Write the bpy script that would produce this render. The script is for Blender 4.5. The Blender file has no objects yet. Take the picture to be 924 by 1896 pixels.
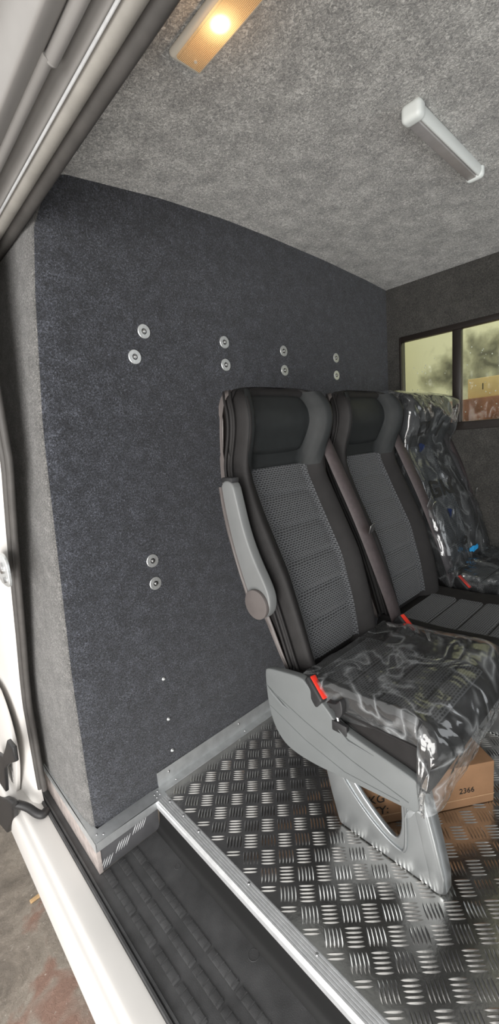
import bpy, bmesh, math, random
import numpy as np
from mathutils import Vector, Matrix, noise

random.seed(7)
scn = bpy.context.scene
COL = scn.collection
NT = 'ShaderNode'

# ------------------------------------------------------------------ helpers
def mat(name, color, rough=.5, metal=0., **kw):
    m = bpy.data.materials.new(name); m.use_nodes = True
    b = m.node_tree.nodes['Principled BSDF']
    b.inputs['Base Color'].default_value = (*color, 1)
    b.inputs['Roughness'].default_value = rough
    b.inputs['Metallic'].default_value = metal
    for k, v in kw.items(): b.inputs[k.replace('_', ' ')].default_value = v
    return m

def N(m, t, **kw):
    n = m.node_tree.nodes.new(NT + t)
    for k, v in kw.items():
        if k in n.inputs: n.inputs[k].default_value = v
        else: setattr(n, k, v)
    return n

def lk(m, a, b): m.node_tree.links.new(a, b)

def ramp(m, fac, stops):
    r = N(m, 'ValToRGB'); e = r.color_ramp.elements
    while len(e) < len(stops): e.new(.5)
    for i, (p, c) in enumerate(stops):
        e[i].position = p; e[i].color = (*c, 1) if len(c) == 3 else c
    lk(m, fac, r.inputs['Fac']); return r.outputs['Color']

def coords(m, scale=(1, 1, 1), src='Object'):
    tc = N(m, 'TexCoord'); mp = N(m, 'Mapping'); mp.inputs['Scale'].default_value = scale
    lk(m, tc.outputs[src], mp.inputs['Vector']); return mp.outputs['Vector']

def noise_tex(m, vec, scale, detail=3, rough=.55, dist=0.):
    n = N(m, 'TexNoise', Scale=scale, Detail=detail, Roughness=rough, Distortion=dist)
    lk(m, vec, n.inputs['Vector']); return n.outputs['Fac']

def bump(m, h, strength=.3, dist=.01):
    b = N(m, 'Bump', Strength=strength, Distance=dist); lk(m, h, b.inputs['Height'])
    lk(m, b.outputs['Normal'], m.node_tree.nodes['Principled BSDF'].inputs['Normal'])

def P(m): return m.node_tree.nodes['Principled BSDF']

def carpet(name, dark, mid, light, scale=230, blot=.35, dist=1.2):
    m = mat(name, mid, .95); P(m).inputs['Specular IOR Level'].default_value = .12
    v = coords(m)
    f = noise_tex(m, v, scale, 3, .65, dist)
    g = noise_tex(m, v, scale * .09, 4, .6)
    mx = N(m, 'Math', operation='MULTIPLY_ADD'); mx.inputs[1].default_value = blot
    lk(m, g, mx.inputs[0]); lk(m, f, mx.inputs[2])
    o = .5 * blot
    c = ramp(m, mx.outputs[0], [(.33 + o, dark), (.5 + o, mid), (.68 + o, light)])
    lk(m, c, P(m).inputs['Base Color'])
    bump(m, f, .9, .004)
    P(m).inputs['Sheen Weight'].default_value = .25
    P(m).inputs['Sheen Roughness'].default_value = .6
    return m

def noisy(name, color, rough, metal=0., scale=20, amt=.15, b=0., bs=200, **kw):
    m = mat(name, color, rough, metal, **kw)
    v = coords(m)
    f = noise_tex(m, v, scale, 4)
    c = ramp(m, f, [(.3, tuple(x * (1 - amt) for x in color)), (.7, tuple(min(1, x * (1 + amt)) for x in color))])
    lk(m, c, P(m).inputs['Base Color'])
    if b: bump(m, noise_tex(m, v, bs, 3), b, .003)
    return m

def props(o, label=None, cat=None, group=None, kind=None):
    if label: o['label'] = label
    if cat: o['category'] = cat
    if group: o['group'] = group
    if kind: o['kind'] = kind
    return o

def empty(name, loc, label=None, cat=None, group=None, kind=None):
    o = bpy.data.objects.new(name, None); COL.objects.link(o); o.location = loc
    o.empty_display_size = .05
    return props(o, label, cat, group, kind)

def link(name, me, m=None, parent=None, loc=None, smooth=35):
    """link a mesh whose vertices are in world space; the object origin goes to the parent (or to loc)"""
    o = bpy.data.objects.new(name, me); COL.objects.link(o)
    if m: me.materials.append(m)
    origin = Vector((0, 0, 0))
    if parent:
        p = parent
        while p: origin += p.location; p = p.parent
        o.parent = parent
    if loc is not None and not parent:
        origin = Vector(loc); o.location = loc
    if origin.length: me.transform(Matrix.Translation(-origin))
    if smooth is not None:
        me.polygons.foreach_set('use_smooth', [True] * len(me.polygons))
        if smooth < 180:
            try: me.set_sharp_from_angle(angle=math.radians(smooth))
            except Exception: pass
    me.update(); return o

def from_data(name, verts, faces, m=None, parent=None, **kw):
    me = bpy.data.meshes.new(name); me.from_pydata([tuple(v) for v in verts], [], faces); me.validate()
    bm = bmesh.new(); bm.from_mesh(me); bmesh.ops.recalc_face_normals(bm, faces=bm.faces); bm.to_mesh(me); bm.free()
    return link(name, me, m, parent, **kw)

class B:
    """collects shapes (world space) for ONE mesh object"""
    def __init__(s): s.bm = bmesh.new()
    def box(s, x0, x1, y0, y1, z0, z1, bev=0., seg=2, M=None):
        bm = bmesh.new(); bmesh.ops.create_cube(bm, size=1)
        bm.transform(Matrix.Translation(((x0 + x1) / 2, (y0 + y1) / 2, (z0 + z1) / 2)) @ Matrix.Diagonal((abs(x1 - x0), abs(y1 - y0), abs(z1 - z0), 1)))
        if bev: bmesh.ops.bevel(bm, geom=bm.edges[:], offset=bev, segments=seg, affect='EDGES', profile=.5)
        return s.add(bm, M)
    def add(s, bm, M=None):
        if M is not None: bm.transform(M)
        me = bpy.data.meshes.new('t'); bm.to_mesh(me); bm.free(); s.bm.from_mesh(me); bpy.data.meshes.remove(me); return s
    def cyl(s, c, axis, r, h, n=24, r2=None, bev=0.):
        bm = bmesh.new(); bmesh.ops.create_cone(bm, cap_ends=True, segments=n, radius1=r, radius2=r if r2 is None else r2, depth=h)
        if bev: bmesh.ops.bevel(bm, geom=[e for e in bm.edges if len(e.link_faces) == 2 and e.calc_face_angle(0) > 1], offset=bev, segments=2, affect='EDGES', profile=.5)
        q = Vector((0, 0, 1)).rotation_difference(Vector(axis)).to_matrix().to_4x4()
        return s.add(bm, Matrix.Translation(c) @ q)
    def ball(s, c, r, sc=(1, 1, 1), n=16):
        bm = bmesh.new(); bmesh.ops.create_uvsphere(bm, u_segments=n, v_segments=n // 2, radius=r)
        return s.add(bm, Matrix.Translation(c) @ Matrix.Diagonal((*sc, 1)))
    def ring(s, c, axis, r0, r1, h, n=28):
        """flat annulus with thickness"""
        bm = bmesh.new(); prof = [(r0, 0), (r0, h), (r1 - h * .4, h), (r1, h * .6), (r1, 0)]
        rows = [[bm.verts.new((r * math.cos(a), r * math.sin(a), z)) for r, z in prof] for a in (2 * math.pi * i / n for i in range(n))]
        for i in range(n):
            for j in range(len(prof)):
                k = (j + 1) % len(prof); bm.faces.new((rows[i][j], rows[i][k], rows[(i + 1) % n][k], rows[(i + 1) % n][j]))
        q = Vector((0, 0, 1)).rotation_difference(Vector(axis)).to_matrix().to_4x4()
        return s.add(bm, Matrix.Translation(c) @ q)
    def tube(s, pts, r, n=8):
        bm = bmesh.new(); pts = [Vector(p) for p in pts]; rows = []; up = Vector((.31, .17, .93))
        for i, p in enumerate(pts):
            t = (pts[min(i + 1, len(pts) - 1)] - pts[max(i - 1, 0)]).normalized()
            a = t.cross(up).normalized(); b2 = t.cross(a)
            rr = r[i] if isinstance(r, (list, tuple)) else r
            rows.append([bm.verts.new(p + (a * math.cos(k) + b2 * math.sin(k)) * rr) for k in (2 * math.pi * j / n for j in range(n))])
        for i in range(len(rows) - 1):
            for j in range(n): bm.faces.new((rows[i][j], rows[i][(j + 1) % n], rows[i + 1][(j + 1) % n], rows[i + 1][j]))
        bm.faces.new(rows[0]); bm.faces.new(rows[-1][::-1]); return s.add(bm)
    def extrude(s, prof, y0, y1, axis='y'):
        """open/closed 2D profile (a,b) swept along one axis; y: (x,z) profile, x: (y,z) profile"""
        bm = bmesh.new()
        f = (lambda a, b, t: (a, t, b)) if axis == 'y' else (lambda a, b, t: (t, a, b))
        A = [bm.verts.new(f(a, b, y0)) for a, b in prof]; C = [bm.verts.new(f(a, b, y1)) for a, b in prof]
        for i in range(len(prof) - 1): bm.faces.new((A[i], A[i + 1], C[i + 1], C[i]))
        return s.add(bm)
    def solid(s, prof, y0, y1, axis='y', bev=0.):
        bm = bmesh.new()
        f = (lambda a, b, t: (a, t, b)) if axis == 'y' else ((lambda a, b, t: (t, a, b)) if axis == 'x' else (lambda a, b, t: (a, b, t)))
        A = [bm.verts.new(f(a, b, y0)) for a, b in prof]; C = [bm.verts.new(f(a, b, y1)) for a, b in prof]; n = len(prof)
        for i in range(n): bm.faces.new((A[i], A[(i + 1) % n], C[(i + 1) % n], C[i]))
        bm.faces.new(A); bm.faces.new(C[::-1]); bmesh.ops.recalc_face_normals(bm, faces=bm.faces)
        if bev: bmesh.ops.bevel(bm, geom=[e for e in bm.edges if abs(e.calc_face_angle(0)) > .9], offset=bev, segments=3, affect='EDGES', profile=.5)
        return s.add(bm)
    def plate(s, outer, hole, x0, x1, bev=0.):
        """(y,z) outline with a hole, thickness along x"""
        bm = bmesh.new(); es = []
        for lp in (outer, hole):
            vs = [bm.verts.new((x0, a, b)) for a, b in lp]
            es += [bm.edges.new((vs[i], vs[(i + 1) % len(vs)])) for i in range(len(vs))]
        bmesh.ops.triangle_fill(bm, use_beauty=True, use_dissolve=False, edges=es)
        r = bmesh.ops.extrude_face_region(bm, geom=bm.faces[:])
        bmesh.ops.translate(bm, vec=(x1 - x0, 0, 0), verts=[v for v in r['geom'] if isinstance(v, bmesh.types.BMVert)])
        bmesh.ops.recalc_face_normals(bm, faces=bm.faces)
        if bev: bmesh.ops.bevel(bm, geom=[e for e in bm.edges if len(e.link_faces) == 2 and abs(e.calc_face_angle(0)) > 1.], offset=bev, segments=3, affect='EDGES', profile=.5)
        return s.add(bm)
    def make(s, name, m=None, parent=None, loc=None, smooth=35, **pr):
        me = bpy.data.meshes.new(name); s.bm.to_mesh(me); s.bm.free()
        o = link(name, me, m, parent, loc, smooth); props(o, **pr); return o

def grid_mesh(name, rows, m=None, parent=None, closed=False, caps=False, uv=None, **kw):
    R, C = len(rows), len(rows[0]); verts = [p for r in rows for p in r]; faces = []
    for i in range(R - 1):
        for j in range(C if closed else C - 1):
            k = (j + 1) % C; faces.append((i * C + j, i * C + k, (i + 1) * C + k, (i + 1) * C + j))
    if caps: faces += [tuple(range(C))[::-1], tuple((R - 1) * C + j for j in range(C))]
    o = from_data(name, verts, faces, m, parent, **kw)
    if uv:
        l = o.data.uv_layers.new(name='UVMap'); fl = [u for r in uv for u in r]
        for lp in o.data.loops: l.data[lp.index].uv = fl[lp.vertex_index]
    return o

def smoothstep(a, b, x):
    t = min(1, max(0, (x - a) / (b - a))); return t * t * (3 - 2 * t)

def chaikin(pts, n=2, closed=True):
    for _ in range(n):
        out = []
        rng = range(len(pts)) if closed else range(len(pts) - 1)
        if not closed: out.append(pts[0])
        for i in rng:
            a, b = pts[i], pts[(i + 1) % len(pts)]
            out.append(tuple(.75 * p + .25 * q for p, q in zip(a, b))); out.append(tuple(.25 * p + .75 * q for p, q in zip(a, b)))
        if not closed: out.append(pts[-1])
        pts = out
    return pts

# ------------------------------------------------------------------ materials
M = {}
M['wall'] = carpet('charcoal_carpet', (.007, .0078, .0105), (.022, .0242, .031), (.125, .134, .165), 260, .25)
M['ceil'] = carpet('grey_lining_carpet', (.19, .19, .185), (.38, .375, .36), (.74, .73, .70), 170, .4)
M['cheek'] = carpet('daylit_grey_carpet', (.05, .049, .047), (.115, .112, .108), (.30, .29, .28), 260, .25)  # wall carpet lightened: daylight on the left face put into its colour
M['rear'] = carpet('dark_brown_grey_carpet', (.017, .0165, .015), (.038, .036, .032), (.085, .081, .072), 200, .3)
M['alu'] = noisy('brushed_aluminium', (.74, .75, .76), .45, .55, 60, .08)
M['alu_dull'] = noisy('mill_aluminium', (.72, .74, .75), .5, .85, 30, .1)
M['plate'] = noisy('tread_plate_base', (.60, .59, .57), .24, 1., 9, .15, .12, 90)
M['steel'] = noisy('zinc_steel', (.74, .76, .76), .42, .8, 120, .12)
M['bolt'] = mat('bolt_steel', (.55, .55, .55), .3, 1.)
M['black'] = noisy('black_plastic', (.022, .022, .023), .5, 0, 40, .2, .15, 400)
M['step'] = noisy('step_liner_plastic', (.068, .068, .070), .5, 0, 14, .3, .25, 500)
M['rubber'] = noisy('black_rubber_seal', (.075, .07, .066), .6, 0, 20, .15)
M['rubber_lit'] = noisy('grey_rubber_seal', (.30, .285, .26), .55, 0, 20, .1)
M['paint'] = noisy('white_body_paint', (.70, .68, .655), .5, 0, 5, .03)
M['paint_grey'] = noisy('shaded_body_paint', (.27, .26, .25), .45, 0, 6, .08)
M['channel'] = noisy('header_channel_grey', (.26, .25, .24), .5, 0, 6, .1)
M['frame'] = noisy('window_frame_dark', (.016, .012, .010), .4, 0, 30, .1)
M['leather'] = noisy('black_leatherette', (.017, .019, .0195), .48, 0, 30, .15, .25, 900, Specular_IOR_Level=.35)
M['bolster'] = noisy('bolster_cloth', (.014, .0128, .0128), .6, 0, 30, .15, .25, 900, Specular_IOR_Level=.3)
M['shell'] = noisy('seat_back_shell', (.105, .092, .088), .5, 0, 30, .08, .1, 700)
M['greyp'] = noisy('grey_seat_plastic', (.145, .154, .155), .42, 0, 15, .04, .06, 600)
M['armgrey'] = noisy('armrest_grey_plastic', (.155, .16, .16), .42, 0, 15, .05)
M['legm'] = noisy('painted_seat_leg', (.46, .48, .49), .32, .85, 12, .02)
M['belt'] = noisy('seat_belt_webbing', (.060, .047, .048), .6, 0, 60, .15, .2, 600)
M['red'] = mat('red_button', (.75, .035, .02), .35)
M['orange_bezel'] = mat('lamp_bezel_ivory', (.62, .58, .50), .4)
M['led_white'] = mat('frosted_white_plastic', (.78, .82, .80), .35)
M['led_body'] = noisy('led_profile_alu', (.60, .58, .58), .45, .6, 30, .06)
M['card'] = noisy('brown_cardboard', (.30, .165, .085), .8, 0, 12, .12, .1, 120)
M['card_tan'] = noisy('tan_cardboard', (.62, .44, .20), .8, 0, 12, .1)
M['ink'] = mat('print_ink', (.015, .015, .014), .7)
M['ink_blue'] = mat('print_ink_blue', (.008, .022, .09), .6)
M['ink_cyan'] = mat('print_ink_cyan', (.02, .30, .65), .5)
M['wood'] = noisy('pale_wood', (.55, .36, .18), .7, 0, 60, .2)

def seat_fabric():
    m = mat('woven_seat_fabric', (.08, .08, .085), .85)
    v = coords(m, (1, 1, 1), 'UV')
    b = N(m, 'TexBrick', Scale=1.0); b.offset = .5; b.squash = 1
    b.inputs['Color1'].default_value = (.012, .013, .015, 1); b.inputs['Color2'].default_value = (.022, .023, .026, 1)
    b.inputs['Mortar'].default_value = (.115, .119, .126, 1)
    b.inputs['Mortar Size'].default_value = .00165; b.inputs['Mortar Smooth'].default_value = .35
    b.inputs['Brick Width'].default_value = .0125; b.inputs['Row Height'].default_value = .0068
    nz = N(m, 'TexNoise', Scale=90., Detail=2.); lk(m, v, nz.inputs['Vector'])
    va = N(m, 'VectorMath', operation='MULTIPLY_ADD'); va.inputs[1].default_value = (.0035, .0035, 0)
    lk(m, nz.outputs['Color'], va.inputs[0]); lk(m, v, va.inputs[2])
    lk(m, va.outputs[0], b.inputs['Vector']); lk(m, b.outputs['Color'], P(m).inputs['Base Color'])
    bump(m, b.outputs['Fac'], .6, .003); P(m).inputs['Sheen Weight'].default_value = .15
    return m
M['fabric'] = seat_fabric()

def film(name, tint, haze, gl, scale=(9, 9, 9), streak=.5):
    """clear crumpled polythene"""
    m = bpy.data.materials.new(name); m.use_nodes = True; nt = m.node_tree; nt.nodes.clear()
    out = N(m, 'OutputMaterial'); tr = N(m, 'BsdfTransparent'); tr.inputs['Color'].default_value = (*tint, 1)
    gls = N(m, 'BsdfGlossy', Roughness=.13); gls.inputs['Color'].default_value = (1, 1, 1, 1)
    df = N(m, 'BsdfDiffuse'); df.inputs['Color'].default_value = (.75, .78, .8, 1)
    v = coords(m, scale)
    n1 = N(m, 'TexNoise', Scale=1.6, Detail=2., Roughness=.5, Distortion=.8); lk(m, v, n1.inputs['Vector'])
    ab = N(m, 'Math', operation='SUBTRACT'); ab.inputs[1].default_value = .5; lk(m, n1.outputs['Fac'], ab.inputs[0])
    a2 = N(m, 'Math', operation='ABSOLUTE'); lk(m, ab.outputs[0], a2.inputs[0])
    bp = N(m, 'Bump', Strength=.8, Distance=.03); lk(m, a2.outputs[0], bp.inputs['Height'])
    for s in (gls, df): lk(m, bp.outputs['Normal'], s.inputs['Normal'])
    fr = N(m, 'Fresnel', IOR=1.5); lk(m, bp.outputs['Normal'], fr.inputs['Normal'])
    k = N(m, 'Math', operation='MULTIPLY_ADD', use_clamp=True); k.inputs[1].default_value = gl; k.inputs[2].default_value = .05
    lk(m, fr.outputs[0], k.inputs[0])
    crease = ramp(m, a2.outputs[0], [(0, (1, 1, 1)), (.012, (.5, .5, .5)), (.05, (0, 0, 0))])
    hz = N(m, 'Math', operation='MULTIPLY_ADD', use_clamp=True); hz.inputs[1].default_value = streak * .5; hz.inputs[2].default_value = haze
    lk(m, crease, hz.inputs[0])
    m1 = N(m, 'MixShader'); lk(m, hz.outputs[0], m1.inputs[0]); lk(m, tr.outputs[0], m1.inputs[1]); lk(m, df.outputs[0], m1.inputs[2])
    m2 = N(m, 'MixShader'); lk(m, k.outputs[0], m2.inputs[0]); lk(m, m1.outputs[0], m2.inputs[1]); lk(m, gls.outputs[0], m2.inputs[2])
    lk(m, m2.outputs[0], out.inputs[0]); return m
M['film'] = film('clear_polythene', (.965, .97, .97), .04, .8, (5, 5, 5), .5)
M['film_blue'] = film('bluish_polythene', (.90, .94, .97), .03, .8, (6, 6, 3.5), .25)

def glass():
    m = bpy.data.materials.new('wet_window_glass'); m.use_nodes = True; m.node_tree.nodes.clear()
    out = N(m, 'OutputMaterial'); tr = N(m, 'BsdfTransparent'); tr.inputs['Color'].default_value = (.92, .95, .90, 1)
    g = N(m, 'BsdfGlossy', Roughness=.04); mx = N(m, 'MixShader'); mx.inputs[0].default_value = .05
    lk(m, tr.outputs[0], mx.inputs[1]); lk(m, g.outputs[0], mx.inputs[2]); lk(m, mx.outputs[0], out.inputs[0]); return m
M['glass'] = glass()

def ground_mat():
    m = mat('stained_concrete', (.3, .25, .22), .75); v = coords(m)
    a = noise_tex(m, v, 5, 6, .7, .6); c = ramp(m, a, [(.34, (.17, .145, .12)), (.5, (.29, .25, .21)), (.66, (.40, .36, .31))])
    b2 = noise_tex(m, v, 5.1, 3, .55, .4); f = ramp(m, b2, [(.55, (0, 0, 0)), (.64, (1, 1, 1))])
    mx = N(m, 'MixRGB'); mx.inputs['Color2'].default_value = (.29, .18, .14, 1); lk(m, f, mx.inputs['Fac']); lk(m, c, mx.inputs['Color1'])
    s = noise_tex(m, v, 70, 3, .7, 1.); sf = ramp(m, s, [(.66, (0, 0, 0)), (.74, (1, 1, 1))])
    m2 = N(m, 'MixRGB'); m2.inputs['Color2'].default_value = (.62, .58, .52, 1); lk(m, sf, m2.inputs['Fac']); lk(m, mx.outputs[0], m2.inputs['Color1'])
    lk(m, m2.outputs[0], P(m).inputs['Base Color']); bump(m, noise_tex(m, v, 45, 6, .75, 1.2), .7, .02); return m
M['ground'] = ground_mat()

def outside_mat():
    m = mat('blotched_cream_render', (.6, .55, .36), .9); g = N(m, 'NewGeometry').outputs['Position']  # cream wall with soft dark blotches around set points
    nz = N(m, 'TexNoise', Scale=7., Detail=4.); lk(m, g, nz.inputs['Vector'])
    va = N(m, 'VectorMath', operation='MULTIPLY_ADD'); va.inputs[1].default_value = (.0, .42, .42); lk(m, nz.outputs['Color'], va.inputs[0]); lk(m, g, va.inputs[2])
    last = None
    for c in ((2.9, .44, 1.70), (2.9, .34, 1.62), (2.9, .16, 1.80), (2.9, .10, 1.70)):
        d = N(m, 'VectorMath', operation='DISTANCE'); d.inputs[1].default_value = c; lk(m, va.outputs[0], d.inputs[0])
        if last is None: last = d.outputs['Value']
        else:
            mn = N(m, 'Math', operation='SMOOTH_MIN'); mn.inputs[2].default_value = .03; lk(m, last, mn.inputs[0]); lk(m, d.outputs['Value'], mn.inputs[1]); last = mn.outputs[0]
    c = ramp(m, last, [(.02, (.13, .125, .085)), (.10, (.34, .33, .22)), (.20, (.76, .74, .52))])
    lk(m, c, P(m).inputs['Base Color']); return m
M['outside'] = outside_mat()

def lens_mat(cx, cy, cz):
    m = mat('ribbed_lamp_lens', (.75, .52, .28), .25); v = N(m, 'NewGeometry').outputs['Position']
    d = N(m, 'VectorMath', operation='DISTANCE'); d.inputs[1].default_value = (cx, cy, cz); lk(m, v, d.inputs[0])
    c = ramp(m, d.outputs['Value'], [(.0, (1, .90, .62)), (.022, (1, .66, .28)), (.06, (.85, .45, .18)), (.10, (.75, .45, .22))])
    e = ramp(m, d.outputs['Value'], [(.0, (1, 1, 1)), (.008, (.6, .6, .6)), (.018, (.12, .12, .12)), (.04, (.05, .05, .05)), (.10, (.022, .022, .022))])
    k = N(m, 'Math', operation='MULTIPLY'); k.inputs[1].default_value = 9.; lk(m, e, k.inputs[0])
    lk(m, c, P(m).inputs['Emission Color']); lk(m, k.outputs[0], P(m).inputs['Emission Strength'])
    tc = coords(m, (1, 1, 1)); w = N(m, 'TexWave', Scale=110., Distortion=0.); w.bands_direction = 'Y'; lk(m, tc, w.inputs['Vector'])
    w2 = N(m, 'TexWave', Scale=110., Distortion=0.); w2.bands_direction = 'X'; lk(m, tc, w2.inputs['Vector'])
    ad = N(m, 'Math', operation='ADD'); lk(m, w.outputs['Fac'], ad.inputs[0]); lk(m, w2.outputs['Fac'], ad.inputs[1])
    bump(m, ad.outputs[0], .8, .004); return m

# ------------------------------------------------------------------ camera
def camera():
    yaw, pit, rol = .85 - .1102, .1657, .0813
    f = Vector((math.sin(yaw) * math.cos(pit), math.cos(yaw) * math.cos(pit), -math.sin(pit)))
    r = Vector((math.cos(yaw), -math.sin(yaw), 0)); d = f.cross(r)
    r2 = r * math.cos(rol) + d * math.sin(rol); d2 = -r * math.sin(rol) + d * math.cos(rol)
    c = bpy.data.cameras.new('camera'); c.sensor_fit = 'VERTICAL'; c.sensor_height = 24; c.sensor_width = 24
    c.lens = 781.09 / 1896 * 24; c.clip_start = .01; c.clip_end = 100
    o = bpy.data.objects.new('camera', c); COL.objects.link(o)
    m = Matrix.Identity(4)
    for i in range(3): m[i][0], m[i][1], m[i][2] = r2[i], -d2[i], -f[i]
    m[0][3], m[1][3], m[2][3] = -.4892, -1.1577, 1.1
    o.matrix_world = m; scn.camera = o
camera()

# ------------------------------------------------------------------ room shell
W = 1.62
YB = -2.5
EDGE = [(-.148, -.02), (-.147, .2), (-.144, .49), (-.128, .89), (-.117, 1.17), (-.085, 1.5), (-.06, 1.686), (-.02, 1.76), (.014, 1.803)]
TOP = [(.014, 1.803), (.318, 1.832), (.572, 1.841), (.782, 1.839), (1.111, 1.828), (1.448, 1.808), (W + .01, 1.792)]
ez = [p[1] for p in EDGE]; ex = [p[0] for p in EDGE]
tx = [p[0] for p in TOP]; tz = [p[1] for p in TOP]
def xe(z): return float(np.interp(z, ez, ex))
def ztop(x): return float(np.interp(x, tx, tz))

rows = []
for t in np.linspace(0, 1, 25):
    row = []
    for i, s in enumerate(np.linspace(0, 1, 60)):
        zt = ztop(.014 + s * (W - .014)) if s > 0 else 1.803
        z = -.02 + t * (zt + .02 + .012)
        x0 = xe(min(z, 1.803)); x = x0 + s * (W - x0)
        # a slightly soft carpeted edge on the door side
        y = .012 * max(0, 1 - s / .012) ** 2 if s < .012 else 0
        row.append((x, y, z))
    rows.append(row)
props(grid_mesh('wall_front', rows, M['wall'], smooth=60), kind='structure')
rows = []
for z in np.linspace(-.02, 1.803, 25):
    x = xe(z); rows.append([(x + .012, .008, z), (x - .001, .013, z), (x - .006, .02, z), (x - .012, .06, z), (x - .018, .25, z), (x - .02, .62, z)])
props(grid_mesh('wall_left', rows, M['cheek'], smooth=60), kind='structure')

rows = []
for y in np.linspace(YB, .02, 8):
    rows.append([(x, y, ztop(x) if x > .014 else 1.803 + (x - .014) * .3) for x in [-.05] + list(np.linspace(.014, W + .02, 40))])
props(grid_mesh('ceiling', rows, M['ceil'], smooth=60), kind='structure')

# window wall: opening y -.074 .. -1.05, z 1.095 .. 1.545
WY0, WY1, WZ0, WZ1 = -.070, -1.06, 1.085, 1.548
def zt2(y): return 1.80
b = B()
def quadx(b, x, y0, y1, z0, z1, th=.05):
    b.box(x, x + th, y0, y1, z0, z1)
quadx(b, W, YB, .02, -.02, WZ0); quadx(b, W, YB, .02, WZ1, 1.83); quadx(b, W, WY0, .02, WZ0, WZ1); quadx(b, W, YB, WY1, WZ0, WZ1)
b.make('wall_right', M['rear'], kind='structure')
b = B(); b.box(-.2, W + .05, YB - .05, YB, -.1, 1.85); b.make('wall_back', M['rear'], kind='structure')
b = B(); b.box(-.25, -.2, YB, -1.75, -.6, 1.85); b.make('wall_side', M['rear'], kind='structure')
# window frame, panes
w1 = empty('window_1', (W + .02, -.55, WZ0), kind='structure')
b = B()
FX0, FX1 = W - .004, W + .03
b.box(FX0, FX1, WY1, WY0, WZ1 - .022, WZ1 + .004, .004); b.box(FX0, FX1, WY1, WY0, WZ0 - .012, WZ0 + .026, .004)
b.box(FX0, FX1, WY0 - .006, WY0 + .004, WZ0, WZ1, .002); b.box(FX0, FX1, WY1, WY1 + .03, WZ0, WZ1, .004)
b.box(FX0 + .006, FX1, -.362, -.323, WZ0 + .01, WZ1 - .01, .003)
b.make('window_frame', M['frame'], w1)
b = B(); b.box(W + .016, W + .02, -.33, WY0 - .004, WZ0 + .01, WZ1 - .01); b.make('pane', M['glass'], w1)
b = B(); b.box(W + .022, W + .026, WY1 + .02, -.355, WZ0 + .01, WZ1 - .01); b.make('pane', M['glass'], w1)
b = B()
for i in range(150):
    y = -.10 - random.random() * .62; z = WZ0 + .03 + random.random() ** 1.6 * .33
    if -.37 < y < -.315: continue
    b.ball((W + .014 if y > -.34 else W + .021, y, z), .0012 + random.random() * .0018, (.6, 1, 1.2), 8)
b.make('water_droplets', mat('water', (.9, .95, .9), .05, 0., Transmission_Weight=.7, IOR=1.33), kind='stuff', label='rain droplets clinging to the window panes', cat='droplets')

# checker floor: base sheet + real raised bars
def bars(x0, x1, y0, y1, origin, inside, z=0.):
    c, L, wd, h = .0475, .0212, .0033, .0019
    e1 = Vector((1, -1, 0)) / math.sqrt(2); e2 = Vector((-1, -1, 0)) / math.sqrt(2)
    vs, fs = [], []
    n = int(max(x1 - x0, y1 - y0) / c * 1.6) + 4
    for i in range(-n, n):
        for j in range(-n, n):
            cen = Vector(origin) + e1 * c * i + e2 * c * j
            if not (x0 - .04 < cen.x < x1 + .04 and y0 - .04 < cen.y < y1 + .04): continue
            d, t = (e1, e2) if (i + j) % 2 == 0 else (e2, e1)
            for k in range(-2, 3):
                o = cen + t * (k * .0088)
                pr = [(-1, 0, 0), (-.6, .8, .0), (0, 1, 0), (.6, .8, 0), (1, 0, 0), (.6, -.8, 0), (0, -1, 0), (-.6, -.8, 0), (-.55, 0, .85), (0, 0, 1), (.55, 0, .85)]
                pts = [o + d * (a * L) + t * (q * wd) for a, q, _ in pr]
                if not all(inside(p.x, p.y) for p in (pts[0], pts[4])): continue
                s = len(vs)
                for p, (a, q, hh) in zip(pts, pr): vs.append((p.x, p.y, z + (h * hh if hh else -.0003)))
                for f in ((0, 1, 8), (1, 2, 9, 8), (2, 3, 10, 9), (3, 4, 10), (4, 5, 10), (5, 6, 9, 10), (6, 7, 8, 9), (7, 0, 8)): fs.append(tuple(s + q for q in f))
    return vs, fs
vs, fs = bars(.065, 1.60, -1.75, -.03, (.209, -.295, 0), lambda x, y: .064 < x < 1.61 and -1.75 < y < -.028)
s = len(vs); vs += [(.03, YB, 0), (W, YB, 0), (W, .02, 0), (.03, .02, 0)]; fs.append((s, s + 1, s + 2, s + 3))
props(from_data('floor', vs, fs, M['plate'], smooth=50), kind='structure')

# ground outside
b = B(); b.box(-6, 6, -6, 6, -.75, -.62); b.make('ground', M['ground'], kind='structure')

# ------------------------------------------------------------------ trims
def screw(parent, c, axis, r=.0035, m='bolt'):
    b = B(); a = Vector(axis); b.cyl(Vector(c) + a * r * .25, axis, r, r * .5, 12, r * .7); b.make('screw', M[m], parent)

# ribbed step nosing
prof = [(.027, -.022), (.0255, -.004), (.028, .001)]
for i in range(5):
    x = .031 + i * .0068; prof += [(x, .003), (x + .0008, .0052), (x + .0045, .0052), (x + .0053, .003)]
prof += [(.0655, .0025), (.067, .0005)]
b = B(); b.extrude(prof, -1.75, -.047); t1 = b.make('trim_1', M['alu'], kind='structure', smooth=25)
for y in (-.08, -.155, -.232, -.445, -.66, -.89): screw(t1, (.0565, y, .0052), (0, 0, 1), .004)
# angle trim in front of the wall box
b = B()
b.solid([(-.170, -.044), (.0655, -.052), (.0655, -.004), (.03, .0), (-.146, .0)], .001, .005, 'z')
b.solid([(-.0475, .005), (-.0455, .005), (-.0425, -.022), (-.0455, -.024)], -.169, .027, 'x')
t2 = b.make('trim_2', M['alu_dull'], kind='structure', smooth=25)
for x, y in ((-.14, -.03), (-.155, -.017), (.036, -.02), (.05, -.03), (.036, -.035), (.05, -.014)): screw(t2, (x, y, .005), (0, 0, 1), .0032)
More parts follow.
